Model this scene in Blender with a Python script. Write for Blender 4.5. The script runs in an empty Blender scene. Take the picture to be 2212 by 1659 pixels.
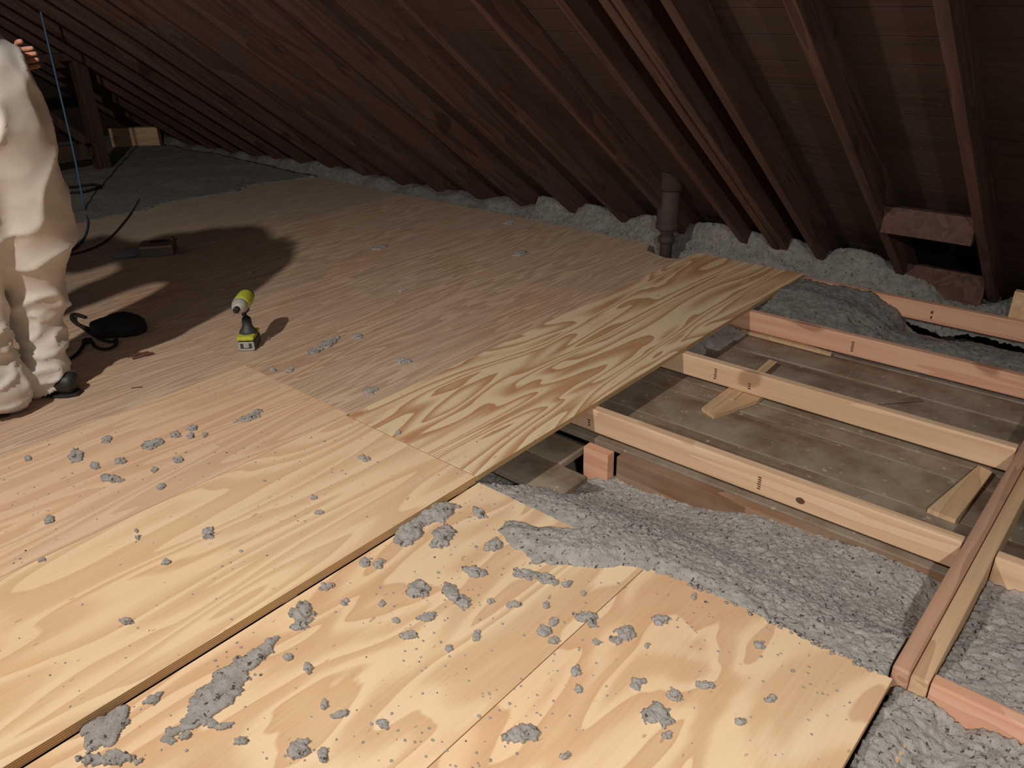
import bpy, bmesh, math, random
import numpy as np
from mathutils import Vector, Matrix, noise as mnoise

C = bpy.context.scene.collection
sc = bpy.context.scene
# ------------------------------------------------------------------ camera
CH = 1.35
CAMR = Matrix(((0.6563777, 0.34594549, -0.67044017), (-0.75409665, 0.27433721, -0.59672216), (-0.02250666, 0.89725181, 0.44094516)))
FPX = 1726.93
cd = bpy.data.cameras.new('camera'); cam = bpy.data.objects.new('camera', cd); C.objects.link(cam)
cam.matrix_world = Matrix.Translation((0, 0, CH)) @ CAMR.to_4x4()
cd.sensor_width = 36; cd.lens = FPX / 2212 * 36; cd.clip_start = 0.02
sc.camera = cam
# ------------------------------------------------------------------ world, lamps, exposure
w = bpy.data.worlds.new('attic_air'); sc.world = w; w.use_nodes = True
bg = w.node_tree.nodes['Background']; bg.inputs[0].default_value = (1.0, 0.90, 0.86, 1); bg.inputs[1].default_value = 0.085
def lamp(name, loc, power, col, rad):
    l = bpy.data.lights.new(name, 'POINT'); l.energy = power; l.color = col; l.shadow_soft_size = rad
    o = bpy.data.objects.new(name, l); C.objects.link(o); o.location = loc
lamp('work_lamp', (-0.68, 1.80, 2.55), 205, (1.0, 0.92, 0.84), 0.035)
l = bpy.data.lights.new('head_torch', 'SPOT'); l.energy = 145; l.color = (1.0, 0.95, 0.88); l.shadow_soft_size = .05; l.spot_size = math.radians(80); l.spot_blend = 1.0
lo = bpy.data.objects.new('head_torch', l); C.objects.link(lo); lo.location = (-.25, -.72, 1.75)
lo.rotation_euler = (Vector((1.65, .70, -.1)) - lo.location).to_track_quat('-Z', 'Y').to_euler()
vs = sc.view_settings
vs.view_transform = 'Standard'; vs.look = 'None'; vs.exposure = 0.37; vs.gamma = 1.0; vs.use_curve_mapping = False

# ------------------------------------------------------------------ helpers
def at(px, py, z=0.0):
    d = CAMR @ Vector((px - 1106, -(py - 829.5), -FPX))
    t = (z - CH) / d.z
    return Vector((d.x * t, d.y * t, z))
def L(r, g, b):
    f = lambda c: (c / 255 / 12.92) if c < 10 else ((c / 255 + .055) / 1.055) ** 2.4
    return (f(r), f(g), f(b), 1)
def tag(o, label=None, cat=None, group=None, kind=None):
    if label: o['label'] = label
    if cat: o['category'] = cat
    if group: o['group'] = group
    if kind: o['kind'] = kind
    return o
def empty(name, loc=(0, 0, 0), rz=0.0):
    o = bpy.data.objects.new(name, None); C.objects.link(o); o.location = loc; o.rotation_euler = (0, 0, rz)
    o.empty_display_size = .05
    return o
def obj(name, bm, mat, parent=None, smooth=False):
    me = bpy.data.meshes.new(name); bmesh.ops.recalc_face_normals(bm, faces=bm.faces); bm.to_mesh(me); bm.free()
    me.materials.append(mat)
    if smooth:
        for p in me.polygons: p.use_smooth = True
    o = bpy.data.objects.new(name, me); C.objects.link(o)
    if parent: o.parent = parent
    return o
def BM(): return bmesh.new()
def box(bm, x0, x1, y0, y1, z0, z1, bev=0.0, M=None):
    r = bmesh.ops.create_cube(bm, size=1)
    vv = r['verts']
    S = Matrix.Translation(((x0 + x1) / 2, (y0 + y1) / 2, (z0 + z1) / 2)) @ Matrix.Diagonal((x1 - x0, y1 - y0, z1 - z0, 1))
    bmesh.ops.transform(bm, matrix=S, verts=vv)
    if bev:
        es = list({e for v in vv for e in v.link_edges})
        rr = bmesh.ops.bevel(bm, geom=es, offset=bev, segments=2, affect='EDGES', profile=.6)
        vv = list({v for f in rr['faces'] for v in f.verts} | {v for v in vv if v.is_valid})
    if M is not None: bmesh.ops.transform(bm, matrix=M, verts=vv)
    return vv
def prism(bm, pts, z0, z1):
    a = [bm.verts.new((p[0], p[1], z0)) for p in pts]; b = [bm.verts.new((p[0], p[1], z1)) for p in pts]
    bm.faces.new(a[::-1]); bm.faces.new(b)
    n = len(pts)
    for i in range(n): bm.faces.new((a[i], a[(i + 1) % n], b[(i + 1) % n], b[i]))
def tube(bm, pts, r, n=10, closed=False, flat=1.0):
    pts = [Vector(p) for p in pts]; rings = []
    m = len(pts)
    for i, p in enumerate(pts):
        t = (pts[min(i + 1, m - 1)] - pts[max(i - 1, 0)]).normalized()
        u = Vector((0, 0, 1)).cross(t)
        if u.length < .1: u = Vector((1, 0, 0)).cross(t)
        u.normalize(); v = t.cross(u)
        rr = r[i] if isinstance(r, (list, tuple)) else r
        rings.append([bm.verts.new(p + u * math.cos(k * 2 * math.pi / n) * rr + v * math.sin(k * 2 * math.pi / n) * rr * flat) for k in range(n)])
    for a, b in zip(rings[:-1], rings[1:]):
        for k in range(n): bm.faces.new((a[k], a[(k + 1) % n], b[(k + 1) % n], b[k]))
    bm.faces.new(rings[0][::-1]); bm.faces.new(rings[-1])
def smoothpath(pts, k=8):
    pts = [Vector(p) for p in pts]; out = []
    P = [pts[0]] + pts + [pts[-1]]
    for i in range(1, len(P) - 2):
        for j in range(k):
            t = j / k; a, b, c, d = P[i - 1:i + 3]
            out.append(.5 * ((2 * b) + (c - a) * t + (2 * a - 5 * b + 4 * c - d) * t * t + (3 * b - a - 3 * c + d) * t ** 3))
    out.append(pts[-1]); return out
def lathe(bm, prof, n=32, M=None):
    vs_ = []
    for r, z in prof: vs_.append([bm.verts.new((r * math.cos(k * 2 * math.pi / n), r * math.sin(k * 2 * math.pi / n), z)) for k in range(n)])
    for a, b in zip(vs_[:-1], vs_[1:]):
        for k in range(n): bm.faces.new((a[k], a[(k + 1) % n], b[(k + 1) % n], b[k]))
    bm.faces.new(vs_[0][::-1]); bm.faces.new(vs_[-1])
    if M is not None: bmesh.ops.transform(bm, matrix=M, verts=[v for r_ in vs_ for v in r_])

# ---- vectorised value noise
_rs = np.random.RandomState(7); _T = _rs.rand(256, 256)
def vn(x, y):
    xi = np.floor(x).astype(int); yi = np.floor(y).astype(int); fx = x - xi; fy = y - yi
    fx = fx * fx * (3 - 2 * fx); fy = fy * fy * (3 - 2 * fy)
    g = lambda a, b: _T[a % 256, b % 256]
    return (g(xi, yi) * (1 - fx) + g(xi + 1, yi) * fx) * (1 - fy) + (g(xi, yi + 1) * (1 - fx) + g(xi + 1, yi + 1) * fx) * fy
_R1, _R2, _R3 = _rs.rand(256, 256), _rs.rand(256, 256), _rs.rand(256, 256)
def nod(x, y):
    """packed little tufts: height 0..1 with sharp creases between"""
    xi = np.floor(x).astype(int); yi = np.floor(y).astype(int); best = np.full(np.shape(x), -9.)
    for a in (-1, 0, 1):
        for b in (-1, 0, 1):
            cx, cy = (xi + a) % 256, (yi + b) % 256
            d2 = (x - xi - a - _R1[cx, cy]) ** 2 + (y - yi - b - _R2[cx, cy]) ** 2
            best = np.maximum(best, _R3[cx, cy] * .9 - d2 * 1.1)
    return np.clip(best, -.8, 1)
def fluff(x, y, a=1.0):
    """lumpy surface of loose cellulose, metres"""
    u, v = x + .006 * vn(x * 38, y * 38) , y + .006 * vn(x * 38 + 40, y * 38)
    return a * (.034 * (vn(x * 5 + 3, y * 5) - .5) + .016 * (vn(x * 14, y * 14 + 5) - .5) + .007 * nod(u * 48, v * 48) + .0065 * nod(u * 105 + 7, v * 105) + .004 * (vn(x * 230, y * 230) - .5) - .004)

# ------------------------------------------------------------------ materials
class N:
    def __init__(s, name, rough=.8, spec=.3):
        s.m = bpy.data.materials.new(name); s.m.use_nodes = True; s.t = s.m.node_tree
        s.b = s.t.nodes['Principled BSDF']; s.b.inputs['Roughness'].default_value = rough; s.b.inputs['Specular IOR Level'].default_value = spec
    def n(s, typ, **kw):
        o = s.t.nodes.new(typ)
        for k, v in kw.items(): setattr(o, k, v)
        return o
    def l(s, a, b): s.t.links.new(a, b)
    def val(s, sock, v):
        if hasattr(v, 'is_output') or isinstance(v, bpy.types.NodeSocket): s.l(v, sock)
        else: sock.default_value = v
    def math(s, op, a, b=None, clamp=False):
        o = s.n('ShaderNodeMath', operation=op, use_clamp=clamp); s.val(o.inputs[0], a)
        if b is not None: s.val(o.inputs[1], b)
        return o.outputs[0]
    def coord(s, scale=(1, 1, 1), off=(0, 0, 0), kind='Object', rnd=False):
        tc = s.n('ShaderNodeTexCoord'); mp = s.n('ShaderNodeMapping'); s.l(tc.outputs[kind], mp.inputs[0])
        mp.inputs['Scale'].default_value = scale
        if rnd:
            oi = s.n('ShaderNodeObjectInfo'); mu = s.n('ShaderNodeVectorMath', operation='SCALE'); mu.inputs[0].default_value = (37, 53, 71); s.l(oi.outputs['Random'], mu.inputs['Scale'])
            ad = s.n('ShaderNodeVectorMath', operation='ADD'); s.l(mu.outputs[0], ad.inputs[0]); ad.inputs[1].default_value = off; s.l(ad.outputs[0], mp.inputs['Location'])
        else: mp.inputs['Location'].default_value = off
        return mp.outputs[0]
    def noise(s, vec, scale=1, detail=2, rough=.5, dist=0.0):
        o = s.n('ShaderNodeTexNoise'); s.l(vec, o.inputs['Vector']); o.inputs['Scale'].default_value = scale; o.inputs['Detail'].default_value = detail
        o.inputs['Roughness'].default_value = rough; o.inputs['Distortion'].default_value = dist
        return o.outputs[0]
    def ramp(s, f, stops, interp='LINEAR'):
        o = s.n('ShaderNodeValToRGB'); s.l(f, o.inputs[0]); cr = o.color_ramp; cr.interpolation = interp
        while len(cr.elements) < len(stops): cr.elements.new(.5)
        for e, (p, c) in zip(cr.elements, stops): e.position = p; e.color = c if len(c) == 4 else (*c, 1)
        return o.outputs[0]
    def mix(s, f, a, b, mode='MIX'):
        o = s.n('ShaderNodeMix', data_type='RGBA', blend_type=mode); s.val(o.inputs[0], f); s.val(o.inputs[6], a); s.val(o.inputs[7], b)
        return o.outputs[2]
    def bump(s, h, strength=.3, dist=.002):
        o = s.n('ShaderNodeBump'); o.inputs['Strength'].default_value = strength; o.inputs['Distance'].default_value = dist; s.l(h, o.inputs['Height']); s.l(o.outputs[0], s.b.inputs['Normal'])
    def out(s, c): s.val(s.b.inputs['Base Color'], c); return s.m
W1 = (1, 1, 1, 1); B1 = (0, 0, 0, 1)
def g(v): return (v, v, v, 1)

def ply(name, off, bands, sy, sx, light, dark, contrast=1.0, dist=.5, dust=0.0, dustcol=(.30, .275, .25, 1), seed=0, detail=1.0, soft=.5):
    k = N(name, .62, .25)
    v = k.coord((sx, sy, 1), off)
    h = k.noise(v, 1, detail, .4, dist)
    h2 = k.noise(k.coord((sx * 3, sy * 5, 1), (off[0] + 9, off[1], off[2])), 1, 1, .5)
    hh = k.math('ADD', k.math('MULTIPLY', h, bands), k.math('MULTIPLY', h2, .35))
    fr = k.math('FRACT', hh)
    band = k.ramp(fr, [(0, g(.0)), (soft * .45, g(.08)), (soft, g(.75)), (.9, g(1)), (.96, g(.0)), (1, g(0))])
    fine = k.noise(k.coord((4, 130, 1), off), 1, 2, .6)
    band = k.math('ADD', k.math('MULTIPLY', band, contrast), k.math('MULTIPLY', k.math('SUBTRACT', fine, .5), .55), True)
    col = k.mix(band, light, dark)
    big = k.noise(k.coord((.8, 2.2, 1), (off[1], off[0], 3)), 1, 2, .5)
    col = k.mix(k.ramp(big, [(.35, g(0)), (.7, g(.5))]), col, k.mix(1.0, col, (1.0, .82, .74, 1), 'MULTIPLY'))
    # scattered flecks and small knots
    fl = k.noise(k.coord((26, 60, 1), off), 1, 1, .5)
    col = k.mix(k.ramp(fl, [(.73, g(0)), (.78, g(.55))]), col, (dark[0] * .5, dark[1] * .45, dark[2] * .45, 1))
    if dust:
        dn = k.noise(k.coord((1.1, 2.0, 1), (off[0] + 4, off[1] + 2, 1)), 1, 4, .6)
        d2 = k.noise(k.coord((3, 42, 1), off), 1, 3, .6)
        dm = k.math('MULTIPLY', k.math('ADD', k.ramp(dn, [(.30, g(.25)), (.68, g(1))]), k.math('SUBTRACT', d2, .5)), dust, True)
        col = k.mix(dm, col, dustcol)
    # cut edges show the glued plies
    ge = k.n('ShaderNodeNewGeometry'); sp = k.n('ShaderNodeSeparateXYZ'); k.l(ge.outputs['Normal'], sp.inputs[0])
    side = k.math('LESS_THAN', k.math('ABSOLUTE', sp.outputs[2]), .5)
    so = k.n('ShaderNodeSeparateXYZ'); k.l(k.coord(), so.inputs[0])
    st = k.ramp(k.math('FRACT', k.math('MULTIPLY', so.outputs[2], 170)), [(0, g(0)), (.45, g(0)), (.55, g(1)), (1, g(1))])
    ec = k.mix(st, L(206, 172, 126), L(160, 124, 84))
    col = k.mix(side, col, ec)
    k.bump(fine, .15, .0006)
    return k.out(col)
LT = L(238, 208, 160); DK = L(205, 158, 108)
m_ply_front = ply('plywood_broad_figure', (3.1, 2.2, 0), 5.5, 6.0, 1.6, L(236, 212, 174), L(208, 172, 132), .85, .6, dust=.10, detail=1.5)
m_ply_front2 = ply('plywood_blotched_figure', (7.4, 8.2, 0), 4.5, 5.2, 1.9, L(236, 210, 172), L(208, 170, 130), .85, 1.0, dust=.10, detail=1.5)
m_ply_left = ply('plywood_lined_figure', (1.7, 5.2, 0), 9.0, 5.0, .9, L(238, 212, 172), L(210, 172, 130), .7, .5, dust=.12, detail=1.4)
m_ply_strip = ply('plywood_flame_figure', (5.3, 1.4, 0), 9.0, 5.6, .85, L(230, 212, 176), L(188, 146, 106), 1.05, .8, soft=.66, detail=1.6)
m_ply_row = ply('plywood_pale_dusty', (8.8, 4.4, 0), 9.0, 8.0, .8, L(230, 200, 164), L(196, 156, 118), .6, .2, dust=.30, dustcol=L(196, 176, 158))
m_ply_back = ply('plywood_dust_and_haze', (2.8, 9.4, 0), 11.0, 12.0, .9, L(222, 194, 162), L(170, 134, 104), .85, .15, dust=.55, dustcol=L(184, 168, 154), detail=2)  # dust raised so its grey also paints in the far deck's haze
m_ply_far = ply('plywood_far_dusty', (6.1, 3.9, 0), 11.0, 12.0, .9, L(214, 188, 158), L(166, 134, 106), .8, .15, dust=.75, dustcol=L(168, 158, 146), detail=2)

def lumber(name, light, dark, axis=1, stain=0.0, staincol=(.1, .07, .05, 1), rough=.7, fs=90):
    k = N(name, rough, .25)
    a = [fs, fs, fs]; a[axis] = 2.2
    f = k.noise(k.coord(tuple(a), (1, 2, 3), rnd=True), 1, 3, .6, .3)
    b = [9, 9, 9]; b[axis] = .7
    f2 = k.noise(k.coord(tuple(b), (5, 2, 3), rnd=True), 1, 2, .5, .6)
    fr = k.math('FRACT', k.math('MULTIPLY', f2, 5))
    t = k.math('ADD', k.math('MULTIPLY', f, .55), k.math('MULTIPLY', fr, .45))
    col = k.mix(k.ramp(t, [(.25, g(0)), (.75, g(1))]), light, dark)
    kn = k.noise(k.coord(tuple(7 if i != axis else 4 for i in range(3)), (2, 7, 1), rnd=True), 1, 0, .5)
    col = k.mix(k.ramp(kn, [(.76, g(0)), (.80, g(.6))]), col, (dark[0] * .45, dark[1] * .35, dark[2] * .3, 1))
    if stain:
        sn = k.noise(k.coord((3, 3, 3), (4, 4, 4), rnd=True), 1, 4, .6)
        col = k.mix(k.math('MULTIPLY', k.ramp(sn, [(.4, g(0)), (.65, g(1))]), stain), col, staincol)
    k.bump(f, .25, .001)
    return k.out(col)
m_joist = lumber('new_lumber', L(224, 192, 160), L(204, 168, 134))
m_joist_pink = lumber('new_lumber_pinkish', L(220, 174, 146), L(204, 152, 124))
m_header_red = lumber('reddish_lumber', L(198, 158, 132), L(170, 128, 104), axis=0, stain=.4, staincol=L(160, 134, 118))
m_header_tan = lumber('tan_lumber', L(212, 178, 142), L(184, 148, 114), axis=0, stain=.3, staincol=L(160, 140, 120))
m_shim = lumber('pale_scrap_lumber', L(216, 186, 148), L(192, 156, 120), axis=0, stain=.25, staincol=L(150, 128, 104))
m_oldjoist = lumber('old_brown_lumber', L(156, 124, 100), L(118, 88, 68), stain=.6, staincol=L(144, 130, 114), fs=50)
m_rafter = lumber('old_rafter_wood', L(98, 70, 60), L(68, 47, 40), axis=0, stain=.35, staincol=L(80, 68, 62), fs=40)
m_far = lumber('far_frame_wood', L(84, 62, 54), L(62, 44, 38), axis=2)

def planks(name, c1, c2, dustc, axis=1):
    k = N(name, .8, .2)
    a = [55, 55, 55]; a[axis] = 2.0
    f = k.noise(k.coord(tuple(a), (0, 0, 0)), 1, 3, .6, .4)
    b = [4.4, 4.4, 4.4]; b[axis] = .5
    f2 = k.noise(k.coord(tuple(b), (3, 0, 0)), 1, 2, .5)
    col = k.mix(k.ramp(k.math('ADD', k.math('MULTIPLY', f, .5), k.math('MULTIPLY', f2, .5)), [(.35, g(0)), (.62, g(1))]), c1, c2)
    d = k.noise(k.coord((4.5, 4.5, 4.5), (1, 1, 1)), 1, 5, .62)
    col = k.mix(k.ramp(d, [(.34, g(.1)), (.60, g(.85))]), col, dustc)
    d3 = k.noise(k.coord((30, 30, 30), (1, 1, 1)), 1, 3, .6)
    col = k.mix(k.ramp(d3, [(.66, g(0)), (.70, g(.7))]), col, (dustc[0] * 1.5, dustc[1] * 1.5, dustc[2] * 1.5, 1))
    k.bump(f, .3, .001)
    return k.out(col)
m_floorboard = planks('old_dusty_floorboards', L(136, 110, 88), L(96, 76, 60), L(158, 146, 130))
m_sheath = planks('old_roof_boards', L(86, 62, 53), L(54, 40, 36), L(74, 60, 54))

def wool(name, c1, c2, c3):
    k = N(name, 1.0, .05)
    f = k.noise(k.coord((1, 1, 1)), 120, 5, .7)
    f2 = k.noise(k.coord((1, 1, 1)), 30, 3, .6)
    col = k.mix(k.ramp(f2, [(.35, g(0)), (.65, g(1))]), c1, c2)
    fs_ = k.noise(k.coord((1, 1, 1), (8, 8, 8)), 72, 2, .65)
    col = k.mix(k.ramp(fs_, [(.33, g(.9)), (.39, g(0))]), col, c3)  # dark specks: cellulose bits plus pit shade put into the colour
    col = k.mix(k.ramp(f, [(.30, g(.7)), (.42, g(0))]), col, c3)
    wh = k.noise(k.coord((1, 1, 1), (4, 4, 4)), 210, 1, .5)
    col = k.mix(k.ramp(wh, [(.74, g(0)), (.77, g(.8))]), col, L(222, 220, 214))
    k.bump(k.noise(k.coord((1, 1, 1)), 170, 5, .75), 1.0, .007)
    return k.out(col)
m_wool_dark = wool('darker_grey_cellulose', L(160, 157, 152), L(138, 134, 130), L(78, 74, 70))  # darker grey wool for the eave, far end and back bay
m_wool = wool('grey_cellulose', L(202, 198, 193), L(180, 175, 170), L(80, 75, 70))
def plain(name, c, rough=.6, metal=0.0, bump=0.0, bs=60, spec=.4, var=.12):
    k = N(name, rough, spec); k.b.inputs['Metallic'].default_value = metal
    f = k.noise(k.coord(), bs, 3, .6)
    col = k.mix(k.ramp(f, [(.3, g(0)), (.7, g(1))]), c, (c[0] * (1 - var * 2), c[1] * (1 - var * 2), c[2] * (1 - var * 2), 1))
    if bump: k.bump(f, bump, .002)
    return k.out(col)
m_suit = plain('white_coverall_fabric', L(212, 207, 199), .75, bump=.15, bs=25, var=.03)
m_skin = plain('skin', L(190, 136, 112), .55)
m_hair = plain('dark_hair', L(46, 34, 28), .7)
m_boot = plain('dark_boot_leather', L(48, 48, 46), .5)
m_iron = plain('cast_iron', L(74, 62, 54), .75, .2, .3, 30)
m_lime = plain('lime_plastic', L(196, 204, 66), .45)
m_dgrey = plain('dark_grey_plastic', L(62, 66, 70), .5)
m_black = plain('black_fabric', L(34, 34, 34), .85, bump=.2)
m_rubber_void = plain('black_rubber_and_void', L(36, 36, 36), .7)  # also the flat black painted in for the void behind the roof
m_lgrey = plain('light_grey_plastic', L(178, 176, 166), .5)
m_metal = plain('worn_metal', L(176, 172, 166), .35, .8)
m_boxbrown = plain('brown_plastic', L(142, 112, 84), .6)
m_boxgrey = plain('grey_steel', L(120, 116, 108), .5, .3)
m_bluecord = plain('blue_rubber', L(84, 116, 150), .5)
m_darkcord = plain('dark_rubber', L(66, 64, 60), .6)
m_bluecloth = plain('blue_grey_fabric', L(124, 124, 136), .9, bump=.2)
m_twig = plain('brown_scrap', L(104, 72, 56), .8)
m_stamp = plain('dark_ink', L(112, 74, 48), .8)
m_wall = planks('gable_boards', L(70, 54, 46), L(50, 38, 34), L(62, 52, 46), axis=0)
m_plaster = plain('grey_plaster', L(120, 112, 102), .9)

# ------------------------------------------------------------------ the setting
SL = .75; X0 = 4.17                       # roof: underside of rafters z = (X0-x)*SL
TH = math.atan(SL); cT, sT = math.cos(TH), math.sin(TH)
Rdir = Vector((-cT, 0, sT)); Rnorm = Vector((sT, 0, cT))          # up the slope / outward
bm = BM(); box(bm, -3, 5.4, -1.2, 9.6, -.42, -.34); tag(obj('floor', bm, m_plaster), kind='structure')
RD = .145                                                          # rafter depth
def roof_M(y=0, s=0.0, n=0.0):
    o = Vector((X0, y, 0)) + Rdir * s + Rnorm * n
    return Matrix(((Rdir.x, 0, Rnorm.x, o.x), (0, 1, 0, o.y), (Rdir.z, 0, Rnorm.z, o.z), (0, 0, 0, 1)))
bm = BM(); random.seed(3)
s = -.55
k = 0
while s < 5.3:
    wd = random.uniform(.13, .16)
    dz = random.uniform(-.004, .004)
    segs = [(-1.2, 9.5)]
    if s < .34: segs = [(-1.2, .70), (1.07, 9.5)]
    for y0, y1 in segs:
        box(bm, s, s + wd - .006, y0, y1, RD, RD + .022, 0, roof_M())
    s += wd; k += 1
tag(obj('ceiling', bm, m_sheath), kind='structure')
bm = BM(); box(bm, -.6, 5.4, -1.2, 9.5, RD + .03, RD + .05, 0, roof_M()); box(bm, 4.78, 4.84, -1.2, 9.5, -.34, .2)  # black sheet and eave wall stand in for darkness behind the roof boards
tag(obj('wall_dark_backing', bm, m_rubber_void), kind='structure')
bm = BM()
zz = -.34
while zz < 3.2:
    xr = min(5.0, X0 - (zz) / SL + .35)
    box(bm, -3, xr, 9.36, 9.385, zz, zz + .148); zz += .15
tag(obj('wall_far', bm, m_wall), kind='structure')

# ------------------------------------------------------------------ rafters
ys = [-.53, -.13, .28, .685, 1.088, 1.485, 1.72, 1.907, 2.31, 2.72, 3.11, 3.57, 3.99, 4.41, 4.82, 5.22, 5.63, 6.04, 6.44, 6.85, 7.25, 7.66, 8.07, 8.47, 8.88]
ys = ys[2:]
bm = BM(); box(bm, -.28, 5.2, -.04, 0, 0, RD, .003)
n0 = len(bm.verts)
raf = obj('roof_rafter', bm, m_rafter)
raf.matrix_world = roof_M(ys[0])
names = {0: 'dark roof rafter at the right edge of the photo', 1: 'dark roof rafter right of the short reddish blocking board', 2: 'dark roof rafter left of the short reddish blocking board',
         3: 'second dark roof rafter left of the reddish blocking board', 4: 'right one of the two roof rafters set close together', 5: 'roof rafter passing just right of the vent pipe',
         6: 'roof rafter passing just left of the vent pipe', 7: 'second roof rafter left of the vent pipe', 8: 'third roof rafter left of the vent pipe', 9: 'fourth roof rafter left of the vent pipe', 10: 'fifth roof rafter left of the vent pipe'}
for i, y in enumerate(ys):
    o = raf if i == 0 else raf.copy()
    if i: C.objects.link(o); o.matrix_world = roof_M(y, random.uniform(-.01, .01), random.uniform(-.003, .003))
    ordi = ['sixth', 'seventh', 'eighth', 'ninth', 'tenth', 'eleventh', 'twelfth', 'thirteenth', 'fourteenth', 'fifteenth', 'sixteenth', 'seventeenth', 'eighteenth', 'nineteenth']
    tag(o, names.get(i) or 'dim reddish-brown roof rafter, %s one left of the vent pipe' % ordi[i - 11], 'rafter', 'old roof rafters above the eave')
# second board nailed against the close rafter: narrow groove between
bm = BM(); box(bm, -.28, 5.2, -.04, 0, 0, RD, .003)
o = obj('roof_rafter', bm, m_rafter); o.matrix_world = roof_M(1.678, 0, .004)
tag(o, 'sister rafter nailed flat against the paired rafter, a dark groove between them', 'rafter', 'old roof rafters above the eave')
bm = BM(); box(bm, 3.60, 3.64, .687, 1.046, .375, .49, .003)
tag(obj('blocking_board', bm, m_rafter), 'short reddish blocking board fixed between two rafters at the upper right', 'board')
bm = BM(); box(bm, 4.13, 4.17, .69, 1.046, -.10, .10, .003)
tag(obj('blocking_board', bm, m_rafter), 'dusty low blocking board half buried in insulation between two rafters', 'board')
bm = BM(); box(bm, 4.00, 4.04, .24, .55, -.10, .10, .003)
tag(obj('blocking_board', bm, m_shim), 'brown board stub standing behind the farthest joist at the right edge', 'board')

# ------------------------------------------------------------------ old joists and floorboards
BZ = -.135
def joist(name, x0, x1, y0, y1, z0, z1, mat, label, cat='joist', group=None, bev=.004):
    cx_, cy_ = (x0 + x1) / 2, (y0 + y1) / 2
    bm = BM(); box(bm, x0 - cx_, x1 - cx_, y0 - cy_, y1 - cy_, z0 - z0, z1 - z0, bev)
    o = obj(name, bm, mat); o.location = (cx_, cy_, z0)
    return tag(o, label, cat, group)
for i, (x, yy0, lab) in enumerate([(1.50, -1.1, 'old brown ceiling joist under the pink joist at the lower right'), (2.045, -1.1, 'old brown ceiling joist showing its stained side under the nearest new joist'), (2.66, -1.1, 'old dark joist beneath the second new joist'), (3.27, -1.1, 'old dark joist beneath the third new joist'), (3.86, -1.1, 'old dark joist beneath the farthest new joist')]):
    joist('old_joist', x, x + .045, yy0, 1.335 if i == 1 else 4.4, -.34, -.158 if i not in (0, 1) else -.132, m_oldjoist, lab, 'joist', 'old joists under the new framing')
rnd = random.Random(5)
boards = [(1.72, 1.88, 1.34, 3.2), (1.885, 2.035, 1.458, 3.2), (2.10, 2.38, -1.1, 3.2), (2.383, 2.62, -1.1, 3.2), (2.628, 2.73, -1.1, 3.2), (2.733, 2.95, -1.1, 3.2), (2.953, 3.175, -1.1, 3.2), (3.183, 3.36, -1.1, 3.2), (3.366, 3.50, -1.1, 3.2)]
blabs = ['short dusty old floorboard beside the grey insulation, nearer one', 'short dusty old floorboard along the brown old joist', 'dusty old floorboard just behind the nearest new joist', 'wide stained old floorboard in the middle between the two nearest joists',
         'old floorboard in front of the second new joist', 'old floorboard hidden partly under the second new joist', 'grey dusty floorboard just behind the second new joist', 'grey floorboard in front of the third new joist', 'old floorboard just behind the third new joist']
for (a, b, c, d), lab in zip(boards, blabs):
    z = BZ + rnd.uniform(-.003, .003)
    joist('floorboard', a, b, c, d, z - .022, z, m_floorboard, lab, 'floorboard', 'old floorboards exposed between the joists', .0025)

# ------------------------------------------------------------------ new framing
ZJ = -.019; ZB = ZJ - .092
def marks(par, y, h=.05, n=6):
    bm = BM(); r = random.Random(int(y * 100))
    for i in range(n):
        zc = .02 + i * h / n
        box(bm, -.0196, -.0189, y - .004 - r.random() * .002, y + .004 + r.random() * .003, zc, zc + h / n * .6)
    obj('grade_stamp', bm, m_stamp, par)
J = []
def njoist(x, y0, y1, mat, lab, zt=ZJ, zb=ZB):
    o = joist('floor_joist', x, x + .038, y0, y1, zb, zt, mat, lab, 'joist', 'new sleeper joists', .0055)
    J.append(o); return o
j = njoist(2.106, .255, 3.6, m_joist, 'new pale wooden joist nearest to the viewer, a round knot in its side'); cy_ = (.255 + 3.6) / 2
marks(j, .835 - cy_); marks(j, 1.50 - cy_, .03, 3)
bm = BM()
bmesh.ops.create_cone(bm, segments=20, radius1=.011, radius2=.011, depth=.001, cap_ends=True, matrix=Matrix.Translation((-.0192, .70 - cy_, .035)) @ Matrix.Rotation(math.pi / 2, 4, 'Y') @ Matrix.Diagonal((1, 1.3, 1, 1)))
obj('knot', bm, m_twig, j)
j = njoist(2.742, .255, 3.6, m_joist, 'new yellowish joist second from the viewer, pale scrap wood under it'); marks(j, 1.33 - cy_); marks(j, 1.18 - cy_, .03, 3)
j = njoist(3.352, .255, 3.6, m_joist_pink, 'new pinkish joist third from the viewer, insulation heaped behind it'); marks(j, 1.0 - cy_)
j = njoist(3.957, .255, 2.10, m_joist_pink, 'new pinkish joist farthest back, in front of the eave insulation'); marks(j, .85 - 1.1775, .05, 2)
njoist(1.536, -1.1, .172, m_joist_pink, 'pinkish joist at the lower right running out from the end of the doubled header')
njoist(2.095, -1.1, .172, m_joist, 'short joist stub right of the doubled header, insulation below it')
j = joist('header_beam', 1.536, 4.3, .2135, .2515, ZB, ZJ, m_header_red, 'reddish board of the doubled header, side where the joists butt in', 'header', 'doubled header boards', .0055)
j = joist('header_beam', 1.536, 4.3, .1745, .2125, ZB, ZJ - .003, m_header_tan, 'tan board of the doubled header, right-hand side', 'header', 'doubled header boards', .0055)
joist('ledger_board', .75, 1.45, .165, .203, -.16, -.066, m_header_tan, 'pale board half buried in insulation under the nearest plywood corner', 'board', None, .004)
joist('floor_joist', 1.44, 1.478, .26, 4.2, -.16, -.0455, m_joist, 'hidden joist carrying the edge of the near plywood', 'joist')
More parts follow.
